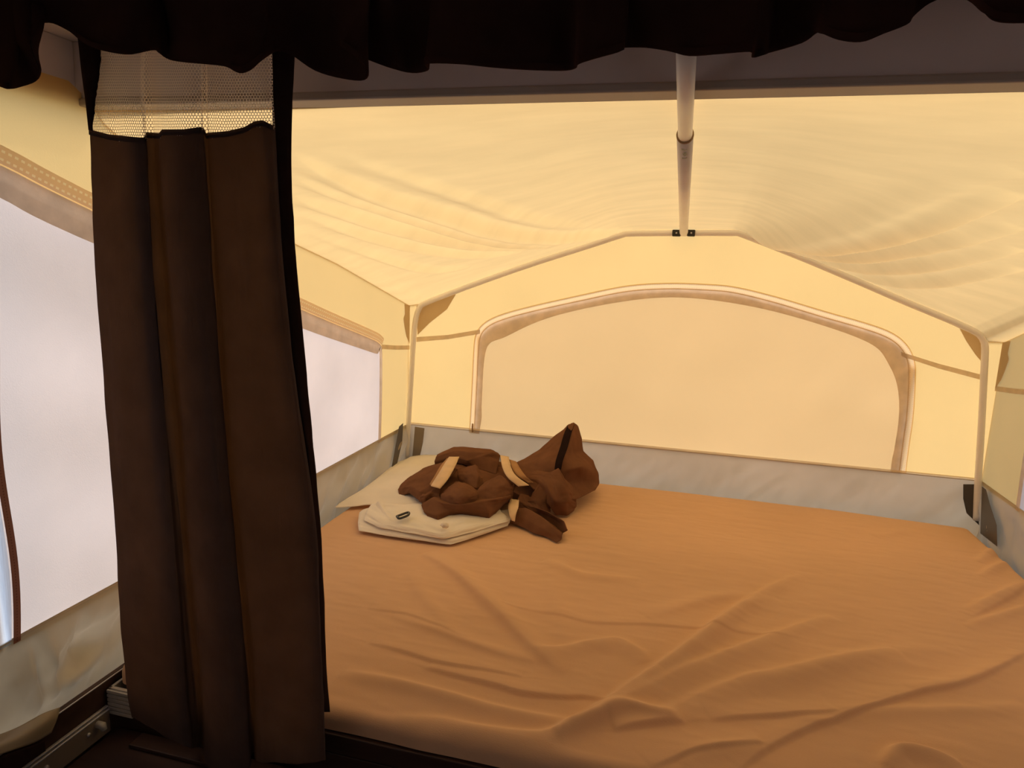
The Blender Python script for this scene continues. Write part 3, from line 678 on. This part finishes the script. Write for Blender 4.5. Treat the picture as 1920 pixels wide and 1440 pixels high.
# netting: hexagonal threads laid on the same folded surface
arc = np.concatenate([[0], np.cumsum(np.linalg.norm(np.diff(full[20], axis=0), axis=1))])
hgt = np.concatenate([[0], np.cumsum(np.linalg.norm(np.diff(full[:60, 100], axis=0), axis=1))])
def surf(a, h):
    j = np.interp(a, arc, np.arange(226)); i = np.interp(h, hgt, np.arange(60))
    j0 = np.minimum(j.astype(int), 224); i0 = np.minimum(i.astype(int), 238); tj = (j-j0)[:, None]; ti = (i-i0)[:, None]
    return (full[i0, j0]*(1-tj)+full[i0, j0+1]*tj)*(1-ti)+(full[i0+1, j0]*(1-tj)+full[i0+1, j0+1]*tj)*ti
cs = .0026                                       # side of one mesh cell
ea, eb = [], []
wmax = arc[-1]; hlim = np.interp(edge_i, np.arange(60), hgt)
for ci in range(int(wmax/(cs*math.sqrt(3)))+1):
    for cj in range(int(hgt[-1]/(cs*1.5))+1):
        a0 = cs*math.sqrt(3)*(ci+.5*(cj % 2)); h0 = cs*1.5*cj
        pts_ = [(a0, h0-cs), (a0+cs*math.sqrt(3)/2, h0-cs/2), (a0+cs*math.sqrt(3)/2, h0+cs/2), (a0, h0+cs)]
        if a0 > wmax-cs or a0 < cs or h0 < cs: continue
        if h0 > np.interp(a0, arc, hlim)+.003: continue
        for k in range(3): ea.append(pts_[k]); eb.append(pts_[k+1])
ea, eb = np.array(ea), np.array(eb); dd = eb-ea; dd /= np.linalg.norm(dd, axis=1, keepdims=True); nn = np.stack([-dd[:, 1], dd[:, 0]], -1)*.00050
Q = np.stack([surf(*(q.T)) for q in (ea-nn, ea+nn, eb+nn, eb-nn)], 1).reshape(-1, 3)
me = bpy.data.meshes.new('netting'); k = len(ea)
me.vertices.add(4*k); me.vertices.foreach_set('co', Q.astype(np.float32).ravel())
me.loops.add(4*k); me.loops.foreach_set('vertex_index', np.arange(4*k, dtype=np.int32))
me.polygons.add(k); me.polygons.foreach_set('loop_start', np.arange(0, 4*k, 4, dtype=np.int32)); me.update(); me.validate()
tag(link('netting', me, M['net'], cur, False), 'white hexagonal netting', kind='stuff')
# side bands
def band(L, R, Y0, Y1):
    A = cr([ay(x, y, Y0) for x, y in L], 80); B_ = cr([ay(x, y, Y1) for x, y in R], 80)
    wob = .0022*fbm(np.linspace(0, 26, 80), np.full(80, Y0*50), 2); B_[:, 0] += wob
    ribbon('edge_band', A, B_, M['curtainband'], cur, solid=.002)
band([(140, 40), (147, 75), (153, 130), (161, 190), (167, 244)], [(190, 40), (189, 92), (185, 140), (178, 190), (172, 246)], .905, .9)
band([(505, 40), (508, 100), (512, 250), (520, 400), (528, 500), (552, 700), (576, 850), (590, 1000), (600, 1200), (607, 1335)],
     [(556, 40), (553, 100), (547, 250), (549, 400), (556, 500), (574, 700), (588, 850), (601, 1000), (609, 1200), (617, 1335)], .905, .925)

# ------------------------------------------------------------------ things on the bed
def patch(ctrl, nu_=34, nv_=34, noise=.004, freq=7.0, seed=0.0, crisp=.75):
    """cloth fold through control points given as (x, y, height above the sheet)"""
    C_ = np.array([[azp(x, y, ZB+h) for x, y, h in row] for row in ctrl])
    nv_ = (C_.shape[0]-1)*12+1; nu_ = (C_.shape[1]-1)*12+1
    S = cr(cr(C_, nv_, 0), nu_, 1)
    sv, su = np.linspace(0, C_.shape[0]-1, nv_), np.linspace(0, C_.shape[1]-1, nu_)
    Lq = np.stack([np.array([np.interp(su, np.arange(C_.shape[1]), r_[:, k]) for r_ in C_]) for k in range(3)], -1)
    Lq = np.stack([np.array([np.interp(sv, np.arange(C_.shape[0]), Lq[:, c, k]) for c in range(nu_)]).T for k in range(3)], -1)
    S = (1-crisp)*S+crisp*Lq
    a, b = np.meshgrid(np.linspace(0, 1, nu_), np.linspace(0, 1, nv_))
    rid = lambda q, w: .5-np.abs(vnoise(q+seed*3.1, w+seed))*2
    S = S + normals(S)*(noise*(.8*fbm(a*freq+seed, b*freq+seed*1.7, 3)+.35*rid(a*freq*.4+b*freq*.25, b*freq*.3-a*freq*.2)))[..., None]
    S[..., 2] = np.maximum(S[..., 2], ZB+.004)
    return S
def multi(name, grids, mat, parent, solid=.0016):
    v, f, uvs, o = [], [], [], 0
    for P in grids:
        n, m = P.shape[:2]; v.append(P.reshape(-1, 3))
        i = np.arange(n-1)[:, None]*m+np.arange(m-1)[None, :]
        f += (np.stack([i, i+1, i+1+m, i+m], -1).reshape(-1, 4)+o).tolist(); o += n*m
    ob = pydata(name, np.concatenate(v), f, mat, parent)
    md = ob.modifiers.new('thickness', 'SOLIDIFY'); md.thickness = solid; md.offset = 0
    return ob
wc = empty('folded_cloth', tuple(azp(790, 930, ZB+.004)), 'folded ivory cotton cloth lying under the brown curtain on the bed', 'cloth')
g = []
g.append(patch([  # wide back layer with the pointed left tip
  [(628, 953, .006), (690, 946, .014), (760, 950, .02), (850, 945, .022), (960, 930, .02)],
  [(636, 946, .008), (690, 922, .022), (765, 915, .030), (860, 910, .03), (965, 905, .02)],
  [(664, 931, .006), (712, 893, .022), (775, 885, .032), (865, 880, .03), (970, 885, .02)],
  [(745, 868, .006), (770, 857, .016), (800, 853, .022), (870, 853, .03), (975, 862, .02)]], noise=.007, freq=4, seed=1.3))
g.append(patch([  # lower front layer
  [(673, 997, .004), (730, 1006, .004), (790, 1014, .004), (845, 1021, .004), (900, 1004, .004), (952, 986, .006)],
  [(671, 980, .014), (730, 995, .016), (790, 1004, .016), (846, 1012, .014), (900, 996, .016), (955, 980, .012)],
  [(674, 962, .016), (735, 975, .022), (790, 985, .024), (846, 994, .024), (900, 984, .022), (958, 972, .014)],
  [(690, 953, .012), (745, 955, .022), (795, 962, .026), (850, 965, .026), (900, 962, .022), (955, 955, .014)]], noise=.007, freq=5, seed=2.1))
g.append(patch([  # upper front layer, its edge rolled
  [(682, 976, .018), (712, 990, .020), (770, 1000, .020), (832, 1010, .020), (886, 998, .020), (955, 978, .016)],
  [(686, 962, .028), (716, 980, .030), (772, 991, .030), (828, 1001, .030), (880, 988, .032), (950, 969, .024)],
  [(697, 945, .030), (728, 960, .036), (775, 974, .034), (824, 984, .034), (868, 972, .038), (940, 960, .026)],
  [(710, 946, .028), (745, 945, .034), (785, 945, .036), (825, 950, .036), (865, 945, .036), (930, 940, .026)]], noise=.007, freq=6, seed=4.4))
g.append(patch([  # folded lip with a corner standing up
  [(705, 945, .034), (713, 962, .030), (722, 980, .026), (740, 987, .024)],
  [(709, 940, .044), (720, 957, .040), (732, 973, .034), (748, 982, .028)],
  [(716, 946, .040), (728, 958, .038), (742, 968, .034), (756, 975, .030)]], 18, 14, .002, 4, 5.5))
multi('cotton_layers', g, M['whitecloth'], wc)
hk = np.array([azp(x, y, ZB+.050) for x, y in [(744, 968), (748, 972), (756, 970), (765, 966), (767, 962), (764, 961), (755, 964), (747, 967)]])
tube('hook', cr(np.vstack([hk, hk[:1]]), 40), .0036, M['blackplastic'], wc, 8)
tg = azp(834, 985, ZB+.048)
bm = bmesh.new(); bmesh.ops.create_icosphere(bm, subdivisions=3, radius=.011)
for v in bm.verts:
    q = v.co.normalized(); v.co = Vector((tg[0], tg[1], tg[2]))+Vector((v.co.x*1.1, v.co.y*.8, v.co.z*.7))*(1+.35*math.sin(q.x*9+1)*math.sin(q.y*8)*math.cos(q.z*7))
me = bpy.data.meshes.new('lace_tuft'); bm.to_mesh(me); bm.free(); link('lace_tuft', me, M['whitecloth'], wc)

bc = empty('crumpled_curtain', tuple(azp(930, 930, ZB+.004)), 'crumpled brown curtain with cream tie bands heaped on the bed', 'curtain')
g = []
K = dict(noise=.0045, freq=6, crisp=.8)
g.append(patch([  # back roll
  [(816, 874, .05), (850, 868, .07), (877, 872, .07), (905, 882, .06), (930, 890, .055)],
  [(815, 866, .07), (852, 856, .095), (876, 864, .09), (905, 856, .10), (936, 864, .08)],
  [(818, 857, .085), (853, 846, .11), (880, 848, .112), (922, 849, .108), (937, 855, .09)],
  [(820, 853, .08), (851, 838, .108), (885, 839, .112), (920, 842, .108), (934, 850, .09)],
  [(830, 856, .03), (856, 846, .04), (886, 846, .04), (920, 850, .04), (940, 858, .03)]], seed=.7, **K))
g.append(patch([  # left lobe
  [(748, 926, .028), (758, 928, .030), (768, 925, .040), (780, 934, .042), (792, 944, .042)],
  [(747, 918, .034), (757, 914, .050), (772, 912, .058), (788, 922, .064), (806, 928, .058)],
  [(752, 909, .038), (768, 900, .062), (788, 903, .066), (803, 914, .072), (815, 918, .07)],
  [(769, 893, .038), (785, 888, .068), (802, 893, .08), (813, 900, .085), (825, 908, .08)],
  [(793, 879, .04), (806, 876, .07), (820, 880, .088), (830, 888, .092), (842, 896, .09)],
  [(815, 872, .045), (826, 868, .075), (838, 868, .095), (848, 874, .1), (858, 882, .095)]], seed=2.9, **K))
g.append(patch([  # small ridge
  [(786, 940, .045), (796, 944, .045), (812, 938, .05), (826, 942, .055)],
  [(788, 931, .062), (798, 930, .07), (808, 924, .075), (824, 926, .07)],
  [(793, 927, .055), (803, 922, .064), (812, 917, .07), (826, 918, .07)]], seed=3.9, **K))
g.append(patch([  # front roll
  [(808, 974, .030), (823, 979, .028), (840, 970, .030), (862, 966, .032), (891, 970, .028), (917, 973, .026), (943, 950, .03), (956, 940, .03)],
  [(795, 960, .042), (818, 966, .05), (842, 958, .055), (862, 958, .055), (891, 960, .052), (917, 962, .05), (943, 944, .05), (957, 934, .05)],
  [(790, 947, .046), (811, 936, .068), (830, 944, .075), (852, 946, .078), (880, 945, .08), (905, 940, .082), (930, 937, .08), (957, 930, .07)],
  [(800, 938, .045), (818, 930, .055), (836, 936, .06), (855, 940, .06), (880, 938, .062), (905, 934, .065), (930, 932, .065), (955, 925, .06)]], seed=6.1, **K))
g.append(patch([  # bulge in the middle
  [(826, 940, .064), (843, 948, .068), (862, 950, .070), (885, 946, .068), (900, 938, .064)],
  [(828, 928, .078), (845, 930, .094), (864, 932, .10), (884, 930, .096), (899, 928, .076)],
  [(834, 920, .080), (848, 914, .102), (864, 914, .108), (882, 916, .10), (896, 922, .078)],
  [(842, 914, .074), (852, 905, .092), (862, 903, .096), (877, 908, .09), (892, 917, .072)]], noise=.006, freq=7, seed=8.0, crisp=.4))
g.append(patch([  # upright facet
  [(860, 900, .08), (876, 910, .08), (893, 916, .08), (906, 906, .08)],
  [(858, 889, .096), (877, 890, .105), (897, 893, .105), (904, 898, .09)],
  [(857, 880, .098), (875, 876, .112), (891, 872, .122), (900, 885, .105)]], seed=3.3, **K))
g.append(patch([  # fold rising to the right band
  [(893, 938, .07), (912, 940, .072), (930, 940, .07), (948, 936, .066), (961, 931, .055)],
  [(893, 924, .085), (912, 915, .098), (930, 914, .1), (947, 912, .1), (961, 916, .085)],
  [(900, 912, .09), (920, 899, .11), (937, 890, .12), (949, 898, .115), (961, 908, .095)]], seed=9.3, **K))
g.append(patch([  # cloth spread out underneath
  [(770, 922, .042), (800, 946, .040), (850, 962, .034), (910, 962, .030), (960, 940, .03)],
  [(790, 905, .05), (820, 915, .055), (860, 925, .06), (910, 920, .055), (965, 915, .045)],
  [(806, 888, .055), (835, 892, .066), (870, 898, .07), (915, 895, .055), (970, 895, .05)],
  [(826, 870, .05), (845, 868, .066), (880, 872, .065), (925, 875, .055), (975, 880, .05)]], noise=.006, seed=5.7))
g.append(patch([  # lining in the hollow
  [(890, 880, .05), (915, 900, .045), (940, 905, .045), (975, 930, .04), (1000, 930, .04)],
  [(880, 866, .06), (915, 880, .05), (945, 882, .05), (975, 905, .045), (1010, 905, .05)],
  [(875, 860, .06), (920, 866, .055), (950, 868, .055), (985, 885, .05), (1020, 885, .06)]], noise=.006, seed=4.7))
g.append(patch([  # right lobe
  [(985, 908, .05), (1010, 926, .055), (1030, 948, .045), (1042, 965, .012), (1062, 966, .010), (1076, 958, .010)],
  [(980, 898, .08), (1007, 900, .10), (1027, 914, .10), (1040, 938, .07), (1062, 942, .06), (1080, 949, .02)],
  [(981, 888, .092), (1006, 890, .108), (1032, 894, .118), (1050, 908, .11), (1068, 922, .085), (1080, 938, .035)],
  [(985, 884, .09), (1010, 884, .11), (1032, 886, .124), (1047, 878, .14), (1058, 896, .12), (1073, 913, .075)]], noise=.005, freq=7, seed=5.2, crisp=.55))
g.append(patch([  # triangular flap in front of the lobe
  [(988, 946, .03), (1002, 957, .024), (1018, 962, .018), (1032, 968, .010)],
  [(990, 941, .045), (1008, 938, .055), (1020, 942, .05), (1032, 952, .03)],
  [(998, 926, .07), (1011, 914, .085), (1024, 930, .07), (1040, 960, .02)],
  [(1004, 918, .075), (1013, 904, .098), (1027, 922, .08), (1041, 950, .03)]], noise=.003, seed=6.6, crisp=.8))
g.append(patch([  # loose fold under the flap
  [(966, 950, .03), (985, 958, .02), (1008, 968, .012), (1032, 973, .008)],
  [(970, 938, .05), (986, 946, .04), (1008, 958, .028), (1032, 966, .014)],
  [(975, 926, .055), (992, 930, .055), (1006, 944, .045), (1030, 955, .02)]], noise=.005, seed=7.7))
g.append(patch([  # tail: a loop of cloth open at its end
  [(961, 981, .005), (982, 990, .004), (1001, 1000, .004), (1023, 1006, .004), (1044, 1018, .004)],
  [(960, 968, .022), (982, 972, .026), (1006, 985, .026), (1030, 998, .02), (1052, 1012, .010)],
  [(966, 957, .034), (985, 953, .044), (1013, 969, .040), (1034, 986, .032), (1054, 1003, .022)],
  [(972, 956, .022), (992, 958, .018), (1018, 972, .010), (1040, 986, .006), (1056, 999, .008)],
  [(980, 952, .024), (1000, 956, .024), (1024, 966, .022), (1048, 980, .022), (1062, 996, .022)],
  [(984, 948, .034), (1004, 951, .04), (1030, 961, .044), (1056, 977, .048), (1065, 994, .04)]], noise=.003, freq=5, seed=1.1, crisp=.6))
# peaked fold: a tent of cloth leaning against the skirt
def ypatch(ctrl, **k):
    C_ = np.array([[ay(x, y, Y) for x, y, Y in row] for row in ctrl])
    nv_ = (C_.shape[0]-1)*8+1; nu_ = (C_.shape[1]-1)*10+1
    S = cr(cr(C_, nv_, 0), nu_, 1)
    sv, su = np.linspace(0, C_.shape[0]-1, nv_), np.linspace(0, C_.shape[1]-1, nu_)
    Lq = np.stack([np.array([np.interp(su, np.arange(C_.shape[1]), r_[:, q]) for r_ in C_]) for q in range(3)], -1)
    Lq = np.stack([np.array([np.interp(sv, np.arange(C_.shape[0]), Lq[:, c, q]) for c in range(nu_)]).T for q in range(3)], -1)
    S = .4*S+.6*Lq
    a, b = np.meshgrid(np.linspace(0, 1, S.shape[1]), np.linspace(0, 1, S.shape[0]))
    S = S+normals(S)*(k.get('noise', .008)*fbm(a*5+k.get('seed', 0), b*5, 3))[..., None]
    return S
pk = ypatch([
  [(1063, 799, 2.31), (1069, 795, 2.30), (1074, 793, 2.31), (1080, 796, 2.33), (1085, 802, 2.36)],
  [(1042, 816, 2.30), (1055, 817, 2.24), (1072, 817, 2.22), (1084, 820, 2.30), (1091, 823, 2.37)],
  [(1013, 843, 2.28), (1036, 845, 2.19), (1062, 846, 2.14), (1082, 848, 2.25), (1094, 846, 2.37)],
  [(985, 859, 2.24), (1018, 866, 2.13), (1054, 868, 2.08), (1085, 864, 2.17), (1111, 864, 2.34)],
  [(968, 867, 2.18), (1008, 884, 2.10), (1052, 884, 2.07), (1090, 876, 2.12), (1121, 887, 2.31)],
  [(975, 890, 2.10), (1018, 905, 2.03), (1058, 906, 2.08), (1092, 902, 2.16), (1123, 907, 2.27)],
  [(1000, 918, 2.02), (1030, 930, 1.99), (1062, 934, 2.00), (1080, 936, 2.04), (1116, 920, 2.18)]], noise=.006, seed=2.2)
pk[..., 2] = np.maximum(pk[..., 2], ZB+.006); pk[..., 1] = np.minimum(pk[..., 1], 2.42)
g.append(pk)
multi('cotton_folds', g, M['browncloth'], bc)
# dark fastening strip running down from the peak
cl_ = [(1070, 797), (1064, 815), (1057, 840), (1050, 862), (1046, 880)]
def near(px, off):
    Q_ = project(pk.reshape(-1, 3)); p_ = pk.reshape(-1, 3)[np.argmin(((Q_-np.array(px))**2).sum(1))]
    d = CAM-p_; return p_+d/np.linalg.norm(d)*off
ribbon('fastening_strip', cr([near((x-7, y), .008) for x, y in cl_], 20), cr([near((x+7, y), .008) for x, y in cl_], 20), M['curtainband'], bc)
def strapmesh(name, L, R, mat):
    A = cr([azp(x, y, ZB+h) for x, y, h in L], 30); B_ = cr([azp(x, y, ZB+h) for x, y, h in R], 30)
    ribbon(name, A, B_, mat, bc, solid=.003)
strapmesh('tie_band', [(842, 857, .112), (832, 872, .118), (820, 892, .112), (808, 911, .095)], [(861, 857, .112), (853, 875, .118), (840, 898, .112), (825, 916, .095)], M['cream'])
strapmesh('band_lining', [(838, 860, .108), (826, 874, .112), (815, 893, .105), (806, 908, .090)], [(843, 858, .110), (834, 872, .115), (821, 892, .109), (809, 911, .092)], M['tan'])
strapmesh('tie_band', [(938, 854, .105), (942, 876, .122), (952, 895, .118), (972, 912, .095)], [(954, 857, .105), (958, 876, .122), (968, 893, .118), (992, 910, .095)], M['cream'])
strapmesh('band_lining', [(955, 862, .104), (960, 877, .118), (970, 892, .114), (990, 905, .095)], [(968, 866, .104), (976, 880, .118), (986, 893, .114), (1000, 905, .09)], M['tan'])
strapmesh('tie_band', [(956, 936, .045), (953, 950, .046), (955, 966, .038), (960, 976, .025)], [(973, 938, .050), (972, 950, .050), (968, 962, .044), (965, 978, .025)], M['cream'])
